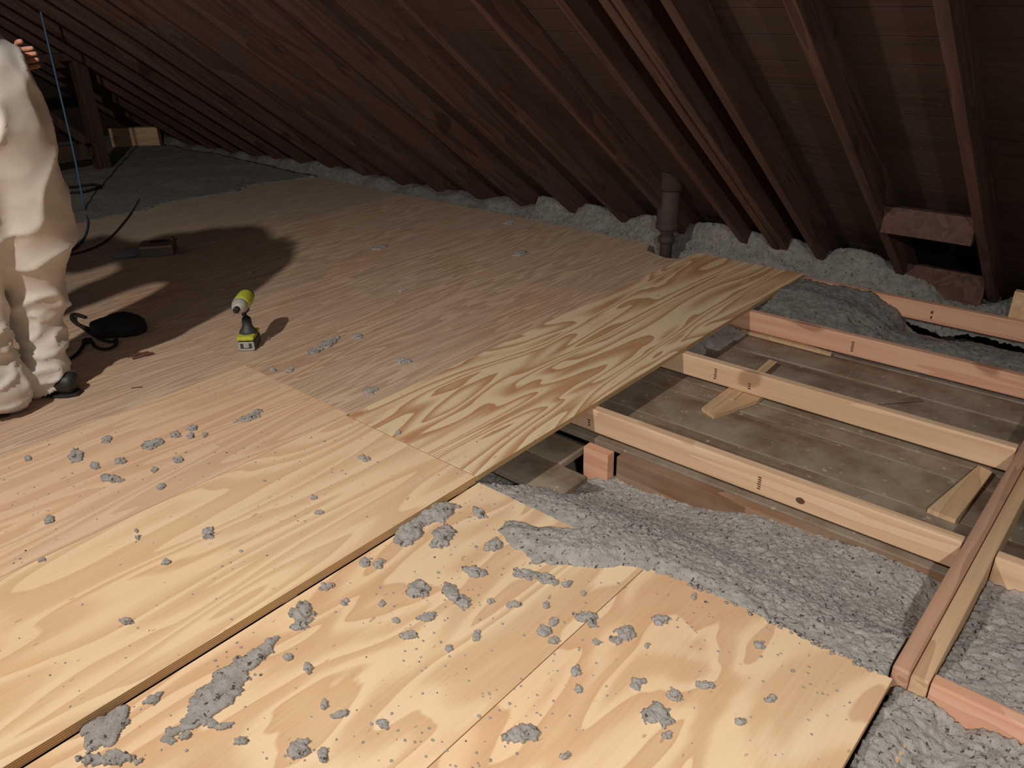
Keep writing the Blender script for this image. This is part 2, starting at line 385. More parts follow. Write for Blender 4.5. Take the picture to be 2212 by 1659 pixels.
joist('floor_joist', .80, .838, .26, 4.2, -.16, -.0455, m_joist, 'hidden joist under the middle of the near plywood', 'joist')
joist('floor_joist', .10, .138, .26, 4.2, -.16, -.0455, m_joist, 'hidden joist under the left part of the near plywood', 'joist')

# scraps under the joists
def slab(name, pts, z0, z1, mat, lab, cat, group=None):
    c = sum((Vector((p[0], p[1], 0)) for p in pts), Vector()) / len(pts)
    bm = BM(); prism(bm, [(p[0] - c.x, p[1] - c.y) for p in pts], 0, z1 - z0)
    o = obj(name, bm, mat); o.location = (c.x, c.y, z0); return tag(o, lab, cat, group)
slab('wood_block', [(2.006, 1.345), (2.044, 1.345), (2.044, 1.45), (2.006, 1.45)], -.30, ZB - .004, m_joist_pink, 'pinkish wood block standing under the near end of the closest joist', 'block')
slab('shim_board', [(2.50, 1.20), (2.53, 1.27), (2.79, 1.27), (2.79, 1.13), (2.72, 1.13)], BZ + .004, BZ + .020, m_shim, 'broad pale scrap board wedged under the second joist', 'shim')
slab('shim_board', [(2.66, 1.20), (2.66, 1.235), (3.10, 1.262), (3.10, 1.222)], BZ + .0205, BZ + .0235 , m_shim, 'narrow pale lath sticking out behind the second joist', 'shim')
slab('shim_board', [(2.369, .40), (2.362, .318), (2.72, .30), (2.735, .345)], BZ + .004, BZ + .020, m_shim, 'pale triangular scrap board beside the doubled header', 'shim')
slab('shim_board', [(3.345, 1.62), (3.43, 1.62), (3.35, 1.08), (3.335, 1.08)], BZ + .004, BZ + .018, m_shim, 'long thin dusty lath lying at the foot of the third joist', 'shim')
slab('shim_board', [(2.97, .80), (2.99, .82), (3.16, .66), (3.14, .64)], BZ + .004, BZ + .008, m_floorboard, 'dusty thin lath lying on the grey floorboards between the joists', 'shim')

# ------------------------------------------------------------------ plywood
def sheet(pts, ztop, mat, lab, t=.0185, mx=None):
    c = Vector((pts[0][0], pts[0][1], 0))
    bm = BM(); prism(bm, [(p[0] - c.x, p[1] - c.y) for p in pts], 0, t)
    es = [e for e in bm.edges if abs(e.verts[0].co.z - t) < 1e-6 and abs(e.verts[1].co.z - t) < 1e-6]
    bmesh.ops.bevel(bm, geom=es, offset=.0012, segments=1, affect='EDGES')
    o = obj('plywood_sheet', bm, mat); o.location = (c.x, c.y, ztop - t); return tag(o, lab, 'plywood')
def R(x0, x1, y0, y1): return [(x0, y0), (x1, y0), (x1, y1), (x0, y1)]
sheet(R(-.93, 1.505, .240, .862), -.026, m_ply_front2, 'nearest plywood strip with broad blotchy figure, its corner by the doubled header')
sheet(R(-.93, 1.503, .864, 1.486), -.0262, m_ply_front, 'plywood strip second from the viewer, strewn with grey clumps, insulation piled on its corner')
sheet(R(-.94, 1.492, 1.490, 2.126), 0, m_ply_left, 'bright plywood strip left of the boldly figured one, oval grain mark near its corner', t=.0255)
sheet(R(1.494, 3.972, 1.487, 2.118), .001, m_ply_strip, 'boldly figured brown-and-cream plywood strip beside the open joists')
sheet(R(-.94, 1.505, 2.128, 2.80), 0, m_ply_row, 'pale plywood strip crossed by the shadow edge in front of the person')
sheet([(1.507, 2.120), (3.82, 2.120), (3.78, 2.20), (3.84, 2.36), (3.97, 2.42), (3.97, 3.36), (1.507, 3.36)], 0, m_ply_back, 'dusty plywood sheet with the drill standing at its left, notched by the vent pipe')
sheet(R(-.94, 1.505, 2.802, 4.02), 0, m_ply_back, 'plywood sheet under the person and the black bag')
sheet(R(1.507, 3.98, 3.362, 4.58), 0, m_ply_back, 'dim dusty plywood sheet behind the drill')
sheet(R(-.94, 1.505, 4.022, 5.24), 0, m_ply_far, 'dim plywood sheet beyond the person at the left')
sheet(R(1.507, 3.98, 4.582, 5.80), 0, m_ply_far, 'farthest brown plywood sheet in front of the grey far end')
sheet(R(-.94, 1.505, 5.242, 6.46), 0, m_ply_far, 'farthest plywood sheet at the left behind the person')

# ------------------------------------------------------------------ insulation
def hfield(name, x0, x1, y0, y1, res, zf, lab, skirt=.10, group='grey cellulose insulation', mat=None):
    nx = max(2, int((x1 - x0) / res)) + 1; ny = max(2, int((y1 - y0) / res)) + 1
    X, Y = np.meshgrid(np.linspace(x0, x1, nx), np.linspace(y0, y1, ny), indexing='ij')
    Z, Mk = zf(X, Y)
    jx = (vn(X * 300, Y * 300) - .5) * res * .7; jy = (vn(X * 300 + 50, Y * 300) - .5) * res * .7
    idx = -np.ones((nx, ny), int); verts = []; faces = []
    for i in range(nx):
        for jj in range(ny):
            if Mk[i, jj]: idx[i, jj] = len(verts); verts.append((X[i, jj] + jx[i, jj], Y[i, jj] + jy[i, jj], Z[i, jj]))
    edge = {}
    for i in range(nx - 1):
        for jj in range(ny - 1):
            q = [idx[i, jj], idx[i + 1, jj], idx[i + 1, jj + 1], idx[i, jj + 1]]
            if min(q) >= 0:
                faces.append(q)
                for a, b in zip(q, q[1:] + q[:1]):
                    if (b, a) in edge: del edge[(b, a)]
                    else: edge[(a, b)] = 1
    low = {}
    for a, b in edge:
        for v in (a, b):
            if v not in low: low[v] = len(verts); p = verts[v]; verts.append((p[0], p[1], p[2] - skirt))
        faces.append([b, a, low[a], low[b]])
    me = bpy.data.meshes.new(name); me.from_pydata(verts, [], faces); me.materials.append(mat or m_wool)
    for p in me.polygons: p.use_smooth = True
    o = bpy.data.objects.new(name, me); C.objects.link(o); return tag(o, lab, 'insulation', group, 'stuff')
def sm(a, b, x): t = np.clip((x - a) / (b - a), 0, 1); return t * t * (3 - 2 * t)
def inpoly(X, Y, P):
    ins = np.zeros(X.shape, bool); n = len(P)
    dmin = np.full(X.shape, 9.)
    for i in range(n):
        (xa, ya), (xb, yb) = P[i][:2], P[(i + 1) % n][:2]
        c = ((ya > Y) != (yb > Y)) & (X < (xb - xa) * (Y - ya) / (yb - ya + 1e-12) + xa); ins ^= c
        t = np.clip(((X - xa) * (xb - xa) + (Y - ya) * (yb - ya)) / ((xb - xa) ** 2 + (yb - ya) ** 2), 0, 1)
        dmin = np.minimum(dmin, np.hypot(X - xa - t * (xb - xa), Y - ya - t * (yb - ya)))
    return ins, dmin
pile = [at(*p, -.024)[:2] for p in [(1262, 1143), (1160, 1135), (1092, 1122), (1074, 1142), (1108, 1186), (1170, 1216), (1262, 1230), (1340, 1222), (1400, 1232), (1452, 1246), (1540, 1282), (1610, 1312), (1660, 1330)]] + [(1.62, .62), (1.62, 1.15)]
def z_main(X, Y):
    u = np.clip((X - 1.505) / .54, 0, 1); v = np.clip((Y - .25) / 1.2, 0, 1)
    end = -.125 - .10 * sm(.3, .85, v)
    z = -.034 * (1 - sm(0, .9, u)) + end * sm(0, .9, u)
    z = z - .06 * sm(1.38, 1.52, Y) * sm(0, .2, u) + .02 * np.exp(-((X - 1.62) / .1) ** 2) * sm(1.4, 1.0, Y)
    z = z + .02 * np.exp(-((X - 1.93) ** 2 / .01 + (Y - .62) ** 2 / .02)) + fluff(X, Y, .8) * (0.35 + .65 * sm(0, .12, u))
    P = [(p[0], p[1]) for p in pile]
    wob = .018 * (vn(X * 45, Y * 45) - .5)
    ins, d = inpoly(X + wob, Y + wob, P)
    zp = -.027 + np.minimum(d * .55, .022) + np.clip(fluff(X, Y, .7) * np.clip(d / .03, 0, 1), -.012, 1) + .002
    onply = X < 1.505
    blend = sm(1.50, 1.60, X)
    Z = np.where(onply, zp, np.where(ins, zp * (1 - blend) + z * blend, z))
    Z = np.where(onply & (Z < -.0245), -.0245, Z)
    Mk = (ins & onply) | (~onply)
    return Z, Mk
hfield('insulation', 1.10, 2.052, .258, 1.95, .0036, z_main, 'large grey insulation field between the near plywood and the closest joist, spilling onto the plywood', .12)
def z_r1(X, Y):
    z = -.075 - .03 * sm(1.58, 2.05, X) + .9 * fluff(X, Y, 1.0) + .02 * sm(-.3, -.1, Y)
    return z, X > 0
hfield('insulation', 1.578, 2.093, -.60, .172, .0042, z_r1, 'grey insulation in the bay right of the doubled header', .12)
def z_r2(X, Y):
    z = -.062 - .05 * sm(.0, -.35, Y) + 1.1 * fluff(X, Y, 1.0) - .03 * np.exp(-((Y - .1) / .05) ** 2)
    return np.minimum(z, -.042 + .5 * fluff(X, Y)), X > 0
hfield('insulation', .70, 1.534, -.35, .236, .0044, z_r2, 'grey insulation below the nearest plywood corner at the bottom right', .12)
def z_34(X, Y):
    left = sm(.92, 1.15, Y + .06 * vn(X * 12, Y * 12))
    z = (-.115 + .10 * left) + (.02 - .05 * left) * sm(3.6, 3.4, X) - .05 * sm(3.78, 3.93, X) * (1 - left) + .02 * np.exp(-((X - 3.68) / .08) ** 2) + fluff(X, Y, .8)
    z = np.where(Y > 1.49, np.minimum(z, -.024), z)
    return z, X > 0
hfield('insulation', 3.392, 3.955, -.2, 2.0, .008, z_34, 'grey insulation in the bay between the third and farthest joists', .2, mat=m_wool_dark)
def z_23(X, Y):
    z = -.125 + .05 * sm(1.46, 1.75, Y) + fluff(X, Y, .6)
    z = np.where(Y > 1.49, np.minimum(z, -.024), z)
    return z, Y > 1.50 + .10 * vn(X * 9, Y * 9) - .06 * (X > 3.1)
hfield('insulation', 2.80, 3.345, 1.40, 2.0, .011, z_23, 'dark insulation under the figured plywood behind the second joist', .03)
def z_eave(X, Y):
    per = .5 + .5 * np.cos((Y - .48) / .406 * 2 * math.pi)       # higher between rafters
    hmp = .05 + .10 * vn(Y * 1.7 + 3, Y * 0 + 1.5) + .05 * per
    hmp = hmp + .07 * np.exp(-((Y - 1.30) / .13) ** 2) + .12 * np.exp(-((Y - 2.02) / .22) ** 2)
    hmp = hmp * (1 - .55 * np.exp(-((Y - .83) / .16) ** 2)) - .07 * sm(1.0, .75, Y)
    z = -.055 + hmp * sm(3.99, 4.17, X) + .03 * sm(3.97, 4.03, X) * sm(.9, 1.2, Y) + fluff(X, Y, 1.5)
    z = z - .13 * np.exp(-(((X - 3.89) / .07) ** 2 + ((Y - 2.26) / .07) ** 2))
    z = np.minimum(z, (X0 - X) * SL + .10)
    return z, (X > 3.998) | ((Y > 2.12) & (Y < 2.42) & (X > 3.785))
hfield('insulation', 3.78, 4.62, -.3, 3.4, .009, z_eave, 'long grey insulation bank under the rafter feet around the vent pipe', .1, mat=m_wool_dark)
def z_eave2(X, Y):
    hmp = .02 + .09 * vn(Y * 1.9 + 8, Y * 0 + 4.5) + .03 * (.5 + .5 * np.cos((Y - .48) / .406 * 2 * math.pi))
    z = -.03 + hmp * sm(3.97, 4.13, X) + fluff(X, Y, 1.0)
    z = np.minimum(z, (X0 - X) * SL + .08)
    return z, X > 0
hfield('insulation', 3.985, 4.55, 3.4, 9.3, .022, z_eave2, 'dim grey insulation bank along the far stretch of the eave', .1, mat=m_wool_dark)
def z_farfield(X, Y):
    lim = np.where(X > 1.508, 5.62, 6.28) + .22 * vn(X * 4, Y * 4)
    return np.maximum(.006 + .6 * fluff(X, Y, .8) + .02 * sm(5.9, 6.8, Y), .004), Y > lim
hfield('insulation', -.9, 3.99, 5.55, 9.34, .03, z_farfield, 'dim grey insulation covering the far end of the attic floor', .1, mat=m_wool_dark)

# ------------------------------------------------------------------ clumps of insulation lying on the plywood
def blob(bm, c, r, seed, flat=.7, sub=2, floor=True):
    rr = bmesh.ops.create_icosphere(bm, subdivisions=sub, radius=1)
    for v in rr['verts']:
        n = mnoise.noise(v.co * 1.6 + Vector((seed, seed * 2, 0))) * .55 + mnoise.noise(v.co * 4.5 + Vector((seed, 0, 0))) * .35
        v.co = v.co * (1 + n); v.co.z *= flat
        v.co = Vector(c) + v.co * r
        if floor and v.co.z < 0: v.co.z *= .1
def clump(px, py, wpx, hpx, ang=0, name='insulation_clump', lab=None, group=None, seed=0, hz=.012, dens=1.0, zt=None):
    if zt is None:
        p = at(px, py, -.026); zt = -.0258 if p.y < 1.484 and p.x < 1.5 else 0.0008
        p = at(px, py, zt)
    p = at(px, py, zt)
    ca, sa = math.cos(ang), math.sin(ang)
    r = random.Random(seed * 13 + 5)
    area = wpx * hpx
    ax = at(px + ca * wpx / 2, py - sa * wpx / 2, zt) - p; ay = at(px + sa * hpx / 2, py + ca * hpx / 2, zt) - p
    la, lb = ax.length, ay.length
    res = min(.005, max(.0016, min(la, lb) / 9))
    ext = 1.6
    ex = abs(ax.x) + abs(ay.x); ey = abs(ax.y) + abs(ay.y)
    X, Y = np.meshgrid(np.arange(-ex * ext, ex * ext, res), np.arange(-ey * ext, ey * ext, res), indexing='ij')
    det = ax.x * ay.y - ax.y * ay.x
    Uc = (X * ay.y - Y * ay.x) / det; Vc = (-X * ax.y + Y * ax.x) / det
    so = seed * 3.7; fs = 1.1 / max(min(la, lb), .012)
    rr = Uc ** 2 + Vc ** 2
    sh = 1.25 - rr + 1.5 * (vn((X + 5) * fs + so, (Y + 5) * fs) - .5) + 1.1 * (vn((X + 5) * fs * 2.6 + so, (Y + 5) * fs * 2.6 + 9) - .5) + .5 * (vn((X + 5) * 240 + so, (Y + 5) * 240) - .5)
    ok = sh > .12
    ci, cj = np.unravel_index(np.argmax(np.where(rr < .5, sh, -9)), sh.shape); comp = np.zeros_like(ok); comp[ci, cj] = True
    for _ in range(400):
        nx_ = comp.copy(); nx_[1:] |= comp[:-1]; nx_[:-1] |= comp[1:]; nx_[:, 1:] |= comp[:, :-1]; nx_[:, :-1] |= comp[:, 1:]; nx_ &= ok
        if nx_.sum() == comp.sum(): break
        comp = nx_
    thick = min(hz * .55, .25 * min(la, lb) + .002)
    H = thick * np.clip(sh - .05, 0, 1) ** .6 * (.65 + .9 * vn((X + 5) * 110 + so, (Y + 5) * 110)) + .0035 * (vn((X + 5) * 300, (Y + 5) * 300 + so) - .3)
    H = H + np.clip(sh, 0, .6) * .006 * nod((X + 5) * 115 + so, (Y + 5) * 115); H = np.maximum(H, .0012)
    idx = -np.ones(ok.shape, int); verts = []; faces = []
    for i_, j_ in zip(*np.nonzero(comp)):
        idx[i_, j_] = len(verts); verts.append((X[i_, j_] + r.uniform(-.35, .35) * res, Y[i_, j_] + r.uniform(-.35, .35) * res, H[i_, j_]))
    edge = {}
    for i_, j_ in zip(*np.nonzero(comp[:-1, :-1] & comp[1:, :-1] & comp[:-1, 1:] & comp[1:, 1:])):
        q_ = [idx[i_, j_], idx[i_ + 1, j_], idx[i_ + 1, j_ + 1], idx[i_, j_ + 1]]; faces.append(q_)
        for a_, b_ in zip(q_, q_[1:] + q_[:1]):
            if (b_, a_) in edge: del edge[(b_, a_)]
            else: edge[(a_, b_)] = 1
    low = {}
    for a_, b_ in edge:
        for v_ in (a_, b_):
            if v_ not in low: low[v_] = len(verts); verts.append((verts[v_][0], verts[v_][1], 0.0))
        faces.append([b_, a_, low[a_], low[b_]])
    me = bpy.data.meshes.new(name); me.from_pydata(verts, [], faces)
    bm = BM(); bm.from_mesh(me); bpy.data.meshes.remove(me)
    bmesh.ops.delete(bm, geom=[v for v in bm.verts if not v.link_faces], context='VERTS')
    # keep the largest connected piece
    seen = set(); best = []
    for v0 in bm.verts:
        if v0 in seen: continue
        st = [v0]; grp = []; seen.add(v0)
        while st:
            v_ = st.pop(); grp.append(v_)
            for e_ in v_.link_edges:
                w_ = e_.other_vert(v_)
                if w_ not in seen: seen.add(w_); st.append(w_)
        if len(grp) > len(best): best = grp
    bs = set(best); bmesh.ops.delete(bm, geom=[v for v in bm.verts if v not in bs], context='VERTS')
    o = obj(name, bm, m_wool, None, True); o.location = (p.x, p.y, zt + .0003)
    return tag(o, lab, 'clump', group)
A30 = math.radians(38)
BIG = [
 (468, 1500, 215, 66, math.radians(44), 'largest smeared grey insulation patch on the near plywood at the lower left', .011),
 (560, 1415, 90, 34, math.radians(35), 'upper tail of the long insulation smear near the plywood step', .012),
 (225, 1580, 150, 60, math.radians(48), 'flat grey insulation patch at the bottom left near the plywood step', .009),
 (235, 1640, 130, 30, 0, 'crumbly insulation patch cut by the bottom edge of the photo', .014),
 (660, 1325, 52, 46, 0, 'round clotted insulation lump just below the plywood step', .020),
 (648, 1352, 40, 22, 0, 'thin grey smear under the round lump', .008),
 (940, 1110, 84, 44, .3, 'bulky insulation lump against the plywood step near its right end', .024),
 (890, 1140, 80, 50, .7, 'insulation heap beside the step, left of the bulky lump', .020),
 (955, 1160, 56, 34, .5, 'ragged hook-shaped insulation clump below the bulky lump', .014),
 (1066, 1180, 36, 28, 0, 'dark round clump just left of the spilled insulation tongue', .016),
 (1035, 1110, 36, 16, -.6, 'small slanted clump above the insulation tongue', .011),
 (905, 1275, 44, 34, .5, 'star-shaped dark grey clump in the middle of the near plywood', .015),
 (985, 1290, 78, 28, -.7, 'elongated diagonal clump right of the star-shaped one', .013),
 (1025, 1235, 50, 22, -.2, 'feathery dark clump above the diagonal one', .010),
 (1135, 1240, 70, 22, -.1, 'wavy flat grey clump under the spilled tongue', .008),
 (1185, 1252, 44, 20, -.3, 'short flat clump right of the wavy one', .008),
 (1268, 1337, 48, 26, -.3, 'pale flat clump lying on the fine seam between two sheets', .010),
 (1345, 1375, 46, 32, .4, 'pale rounded clump right of the fine seam', .011),
 (1428, 1341, 36, 20, 0, 'small oval clump right of the seam, upper one', .009),
 (1376, 1480, 36, 28, 0, 'flat round clump low on the nearest sheet', .008),
 (1425, 1545, 72, 44, 0, 'wide pale clump near the bottom centre right', .010),
 (1455, 1502, 40, 24, -.6, 'ragged clump just above the wide pale one', .010),
 (1525, 1480, 40, 18, .1, 'twin small flat clump near the right part of the nearest sheet', .008),
 (1125, 1588, 72, 40, .15, 'pale ragged clump at the bottom centre', .011),
 (645, 1620, 56, 36, .3, 'dark clotted clump at the bottom left of centre', .015),
 (697, 1630, 24, 40, 0, 'upright narrow clump right of the dark clotted one', .009),
 (828, 1568, 32, 22, -.4, 'compact lump at the lower middle of the near plywood', .013),
 (325, 1510, 48, 22, .4, 'small grey tuft between the long smear and the step', .010),
 (330, 960, 46, 18, .3, 'loose grey streak in the debris field on the bright plywood', .010),
 (240, 1035, 46, 18, -.05, 'pale flat clump in the debris field on the bright plywood', .010),
 (163, 985, 30, 30, .5, 'leftmost dark tuft of the debris field', .012),
 (107, 1124, 24, 16, .4, 'single tuft on the bright plywood at the left', .010),
 (272, 1344, 28, 14, .1, 'lone grey pellet above the plywood step', .010),
 (452, 1152, 22, 26, -.4, 'dark broken crumb pair in the middle of the bright plywood', .010),
 (700, 747, 70, 14, .45, 'elongated crumbly streak right of the drill', .009),
 (770, 727, 24, 12, .1, 'small flat clump right of the crumbly streak', .008),
 (787, 990, 24, 14, -.3, 'tuft on the bright plywood near the corner of the bold strip', .009),
 (540, 900, 60, 14, .35, 'thin trail of crumbs on the pale strip below the drill', .007),
 (870, 780, 34, 10, 0, 'brownish crumb pair near the upper edge of the bold strip', .008),
]
for i, (px, py, a, b, an, lab, hz) in enumerate(BIG):
    clump(px, py, a, b, an, lab=lab, group='insulation clumps on the plywood', seed=i, hz=hz)
SMALL = [(820, 1218, 24, 18), (788, 1215, 30, 20), (705, 1268, 30, 16), (745, 1300, 18, 14), (825, 1305, 16, 14), (924, 1333, 38, 16), (857, 1341, 18, 12), (885, 1372, 38, 16), (1030, 1375, 18, 24), (972, 1402, 20, 14),
         (1195, 1345, 22, 14), (1175, 1365, 26, 20), (1198, 1385, 24, 14), (1245, 1450, 20, 22), (1250, 1490, 16, 18), (1500, 1290, 16, 14), (1400, 1395, 14, 10), (1600, 1560, 22, 14), (1665, 1510, 26, 14), (1640, 1395, 24, 26), (1220, 1633, 26, 16), (1440, 1590, 22, 16),
         (665, 1445, 20, 22), (620, 1420, 20, 16), (700, 1525, 20, 18), (735, 1545, 36, 14), (400, 1590, 30, 14), (460, 1565, 26, 16), (485, 1570, 40, 12), (520, 1600, 30, 18), (230, 950, 26, 12), (260, 996, 24, 12), (205, 1008, 18, 14), (385, 995, 20, 12), (415, 925, 22, 12),
         (380, 940, 20, 16), (412, 942, 16, 10), (442, 940, 12, 9), (335, 1015, 14, 10), (345, 1053, 16, 9), (350, 1050, 14, 9), (300, 1160, 16, 10), (295, 1148, 10, 8), (360, 1215, 24, 10), (60, 992, 16, 10), (90, 1210, 22, 8), (678, 1075, 12, 10), (690, 1108, 16, 8), (860, 935, 12, 8), (800, 845, 28, 16),
         (1100, 480, 26, 10), (820, 535, 34, 9), (1120, 548, 30, 9), (540, 590, 12, 6), (870, 628, 14, 6), (590, 800, 14, 8), (625, 800, 16, 10), (1290, 1388, 14, 12), (1160, 1215, 30, 10), (1260, 1285, 12, 10), (1225, 1262, 20, 12), (1060, 1300, 16, 10), (1110, 1307, 30, 12), (1180, 1310, 16, 16)]
SHORT = [(468, 1500, 'largest smeared insulation patch'), (225, 1580, 'flat insulation patch at bottom left'), (660, 1325, 'round clotted lump below the step'), (925, 1125, 'bulky insulation lumps against the step'), (1066, 1180, 'spilled insulation tongue tip'), (905, 1275, 'star-shaped dark clump'),
    (985, 1290, 'diagonal elongated clump'), (1025, 1235, 'feathery dark clump'), (1160, 1246, 'wavy flat clumps'), (1268, 1337, 'pale clump on the fine seam'), (1345, 1375, 'pale rounded clump right of the seam'), (1428, 1341, 'small oval clump'), (1376, 1480, 'flat round clump on the nearest sheet'), (1425, 1545, 'wide pale clump at lower right'),
    (1525, 1480, 'twin flat clump at right'), (1125, 1588, 'pale ragged clump at bottom centre'), (645, 1620, 'dark clotted clump at the bottom'), (828, 1568, 'compact lump at lower middle'), (325, 1510, 'tuft between smear and step'), (330, 960, 'loose grey streak in the debris field'), (240, 1035, 'pale flat clump in the debris field'), (163, 985, 'leftmost dark tuft of the debris'),
    (107, 1124, 'single tuft on the bright plywood'), (272, 1344, 'lone pellet above the step'), (452, 1152, 'dark broken crumb pair'), (700, 747, 'crumbly streak right of the drill'), (787, 990, 'tuft near the bold strip corner'), (540, 900, 'thin trail of crumbs'), (870, 780, 'brownish crumbs by the bold strip'), (1430, 545, 'vent pipe foot')]
cnt_ = {}
for i, (px, py, a, b) in enumerate(sorted(SMALL, key=lambda q_: min((q_[0] - z_[0]) ** 2 + (q_[1] - z_[1]) ** 2 for z_ in SHORT))):
    best = min(((px - q_[0]) ** 2 + ((py - q_[1]) * 1.3) ** 2, q_) for q_ in SHORT)[1]
    dx, dy = px - best[0], py - best[1]
    dr_ = ('above' if dy < 0 else 'below') if abs(dx) < .45 * abs(dy) else ('left of' if dx < 0 else 'right of') if abs(dy) < .45 * abs(dx) else ('up and ' if dy < 0 else 'down and ') + ('left of' if dx < 0 else 'right of')
    key = (dr_, best[2]); cnt_[key] = cnt_.get(key, 0) + 1
    lab = ['small loose grey tuft ', 'another small grey tuft, farther ', 'third small grey tuft, still farther ', 'fourth small grey tuft, still farther ', 'fifth small grey tuft ', 'sixth small grey tuft '][min(cnt_[key] - 1, 5)] + dr_ + ' the ' + best[2]
    clump(px, py, a, b, .2, name='insulation_tuft', lab=lab, group='small tufts scattered on the plywood', seed=100 + i, hz=.008)
# uncountable crumbs
bm = BM(); r = random.Random(11)
for i in range(1500):
    reg = r.random()
    if reg < .62: x = r.uniform(.1, 1.49); y = r.uniform(.26, 1.47); z = -.026
    elif reg < .85: x = r.uniform(.2, 1.48); y = r.uniform(1.5, 2.9); z = 0
    else: x = r.uniform(1.5, 3.8); y = r.uniform(1.5, 4.5); z = .001
    if vn(np.array(x * 5.), np.array(y * 5.)) < .42 and r.random() < .8: continue
    rad = r.uniform(.0015, .0038) * (1.6 if r.random() < .06 else 1)
    blob(bm, (x, y, z + rad * .25), rad, r.uniform(0, 50), .5, 1, False)
tag(obj('insulation_crumbs', bm, m_wool), 'tiny grey insulation crumbs sprinkled over the plywood', 'crumbs', None, 'stuff')
# ragged fringe where the insulation meets the plywood edge
bm = BM()
for i in range(520):
    y = r.uniform(.26, 1.46); x = 1.512 + r.uniform(-.02, .03)
    if y > 1.02 and x < 1.508: x += .02
    rad = r.uniform(.002, .0065)
    blob(bm, (x, y, -.038 if x > 1.506 else -.0235), rad, r.uniform(0, 50), .6, 2, False)
tag(obj('insulation_fringe', bm, m_wool, None, True), 'ragged grey fringe where insulation meets the edge of the near plywood', 'insulation', None, 'stuff')

# ------------------------------------------------------------------ vent pipe
px_, py_ = 3.885, 2.262
root = tag(empty('vent_pipe', (px_, py_, -.15)), 'dark cast-iron vent pipe with a flared hub rising through the insulation', 'pipe')
bm = BM(); lathe(bm, [(.034, 0), (.034, .20), (.034, .24), (.036, .26), (.06, .29), (.062, .30), (.062, .62)]); obj('pipe_body', bm, m_iron, root, True)
bm = BM(); lathe(bm, [(.044, .205), (.048, .21), (.048, .235), (.040, .245)]); obj('pipe_collar', bm, m_iron, root, True)
bm = BM(); lathe(bm, [(.063, .285), (.066, .29), (.066, .31), (.063, .315)]); obj('pipe_collar', bm, m_iron, root, True)
bm = BM(); lathe(bm, [(.062, .50), (.080, .515), (.080, .60), (.086, .605), (.086, .62), (.060, .625), (.058, .70)]); obj('pipe_hub', bm, m_iron, root, True)

# ------------------------------------------------------------------ cordless drill
q = at(541, 748)
dr = tag(empty('cordless_drill', (q.x, q.y, .0005), math.atan2(-.66, -.70)), 'lime-green and grey cordless drill standing upright on its battery', 'drill')
# local +X is the muzzle direction
bm = BM(); box(bm, -.055, .052, -.036, .036, 0, .046, .010); bat = obj('battery', bm, m_dgrey, dr)
bm = BM(); box(bm, .046, .056, -.034, .034, .002, .011, .003); box(bm, .046, .056, -.034, -.024, .002, .04, .003); box(bm, .046, .056, .024, .034, .002, .04, .003); box(bm, .046, .0555, -.012, .012, .014, .036, .004); box(bm, .046, .055, -.03, .03, .034, .041, .003); obj('battery_face', bm, m_lgrey, bat)
bm = BM(); box(bm, -.056, .058, -.036, .036, .047, .066, .009); obj('latch_band', bm, m_lime, dr)
bm = BM(); tube(bm, [(-.004, 0, .060), (-.004, 0, .074), (-.008, 0, .092), (-.012, 0, .125), (-.010, 0, .160), (-.006, 0, .182)], [.040, .034, .021, .019, .020, .024], 16); obj('handle', bm, m_dgrey, dr, True)
bm = BM(); box(bm, .008, .020, -.007, .007, .145, .172, .004); obj('trigger', bm, m_rubber_void, dr)
Mx = Matrix.Translation((0, 0, .202)) @ Matrix.Rotation(math.pi / 2, 4, 'Y')
bm = BM(); lathe(bm, [(.016, -.082), (.028, -.078), (.034, -.06), (.035, -.02), (.034, .02), (.031, .032)], 28, Mx); hs = obj('motor_housing', bm, m_lime, dr, True)
bm = BM(); lathe(bm, [(.031, .0325), (.034, .040), (.029, .062), (.021, .078), (.014, .082)], 28, Mx); obj('gear_case', bm, m_lgrey, dr, True)
bm = BM(); lathe(bm, [(.012, .080), (.013, .083), (.013, .100), (.010, .104)], 20, Mx); ch = obj('chuck', bm, m_rubber_void, dr, True)
bm = BM(); lathe(bm, [(.0035, .10), (.0035, .135), (.002, .14)], 10, Mx); obj('driver_bit', bm, m_metal, ch, True)
bm = BM(); lathe(bm, [(.010, -.094), (.017, -.092), (.030, -.082), (.031, -.070)], 24, Mx); obj('end_cap', bm, m_dgrey, dr, True)

# ------------------------------------------------------------------ black tool pouch with strap
def sculpt(name, c, sx, sy, sz, seed, mat, parent=None, f=1.6, amp=.25, rz=0):
    bm = BM(); bmesh.ops.create_icosphere(bm, subdivisions=4, radius=1)
    for v in bm.verts:
        n = mnoise.noise(v.co * f + Vector((seed, 0, 0))) * amp + mnoise.noise(v.co * f * 3 + Vector((0, seed, 0))) * amp * .3
        v.co *= 1 + n; v.co = Vector((v.co.x * sx, v.co.y * sy, v.co.z * sz))
        if v.co.z < -sz * .55: v.co.z = -sz * .55
        v.co.z += sz * .55
    bmesh.ops.transform(bm, matrix=Matrix.Translation(c) @ Matrix.Rotation(rz, 4, 'Z'), verts=bm.verts)
    return obj(name, bm, mat, parent, True)
q = at(262, 718)
tp = tag(empty('tool_pouch', (q.x, q.y, .001)), 'black fabric pouch with a twisted strap lying on the plywood beside the person', 'pouch')
sculpt('pouch_body', (0, 0, 0), .12, .085, .055, 3.3, m_black, tp, 1.2, .22, -.65)
def wp(l, z=.008): return [Vector((*(at(a, b) - q)[:2], z + dz)) for a, b, dz in l]
bm = BM(); tube(bm, smoothpath(wp([(215, 722, .012), (195, 716, .004), (172, 708, .006), (160, 700, .01), (158, 690, .012), (166, 685, .006), (185, 689, 0)])), .010, 8, flat=.7); obj('strap', bm, m_black, tp, True)
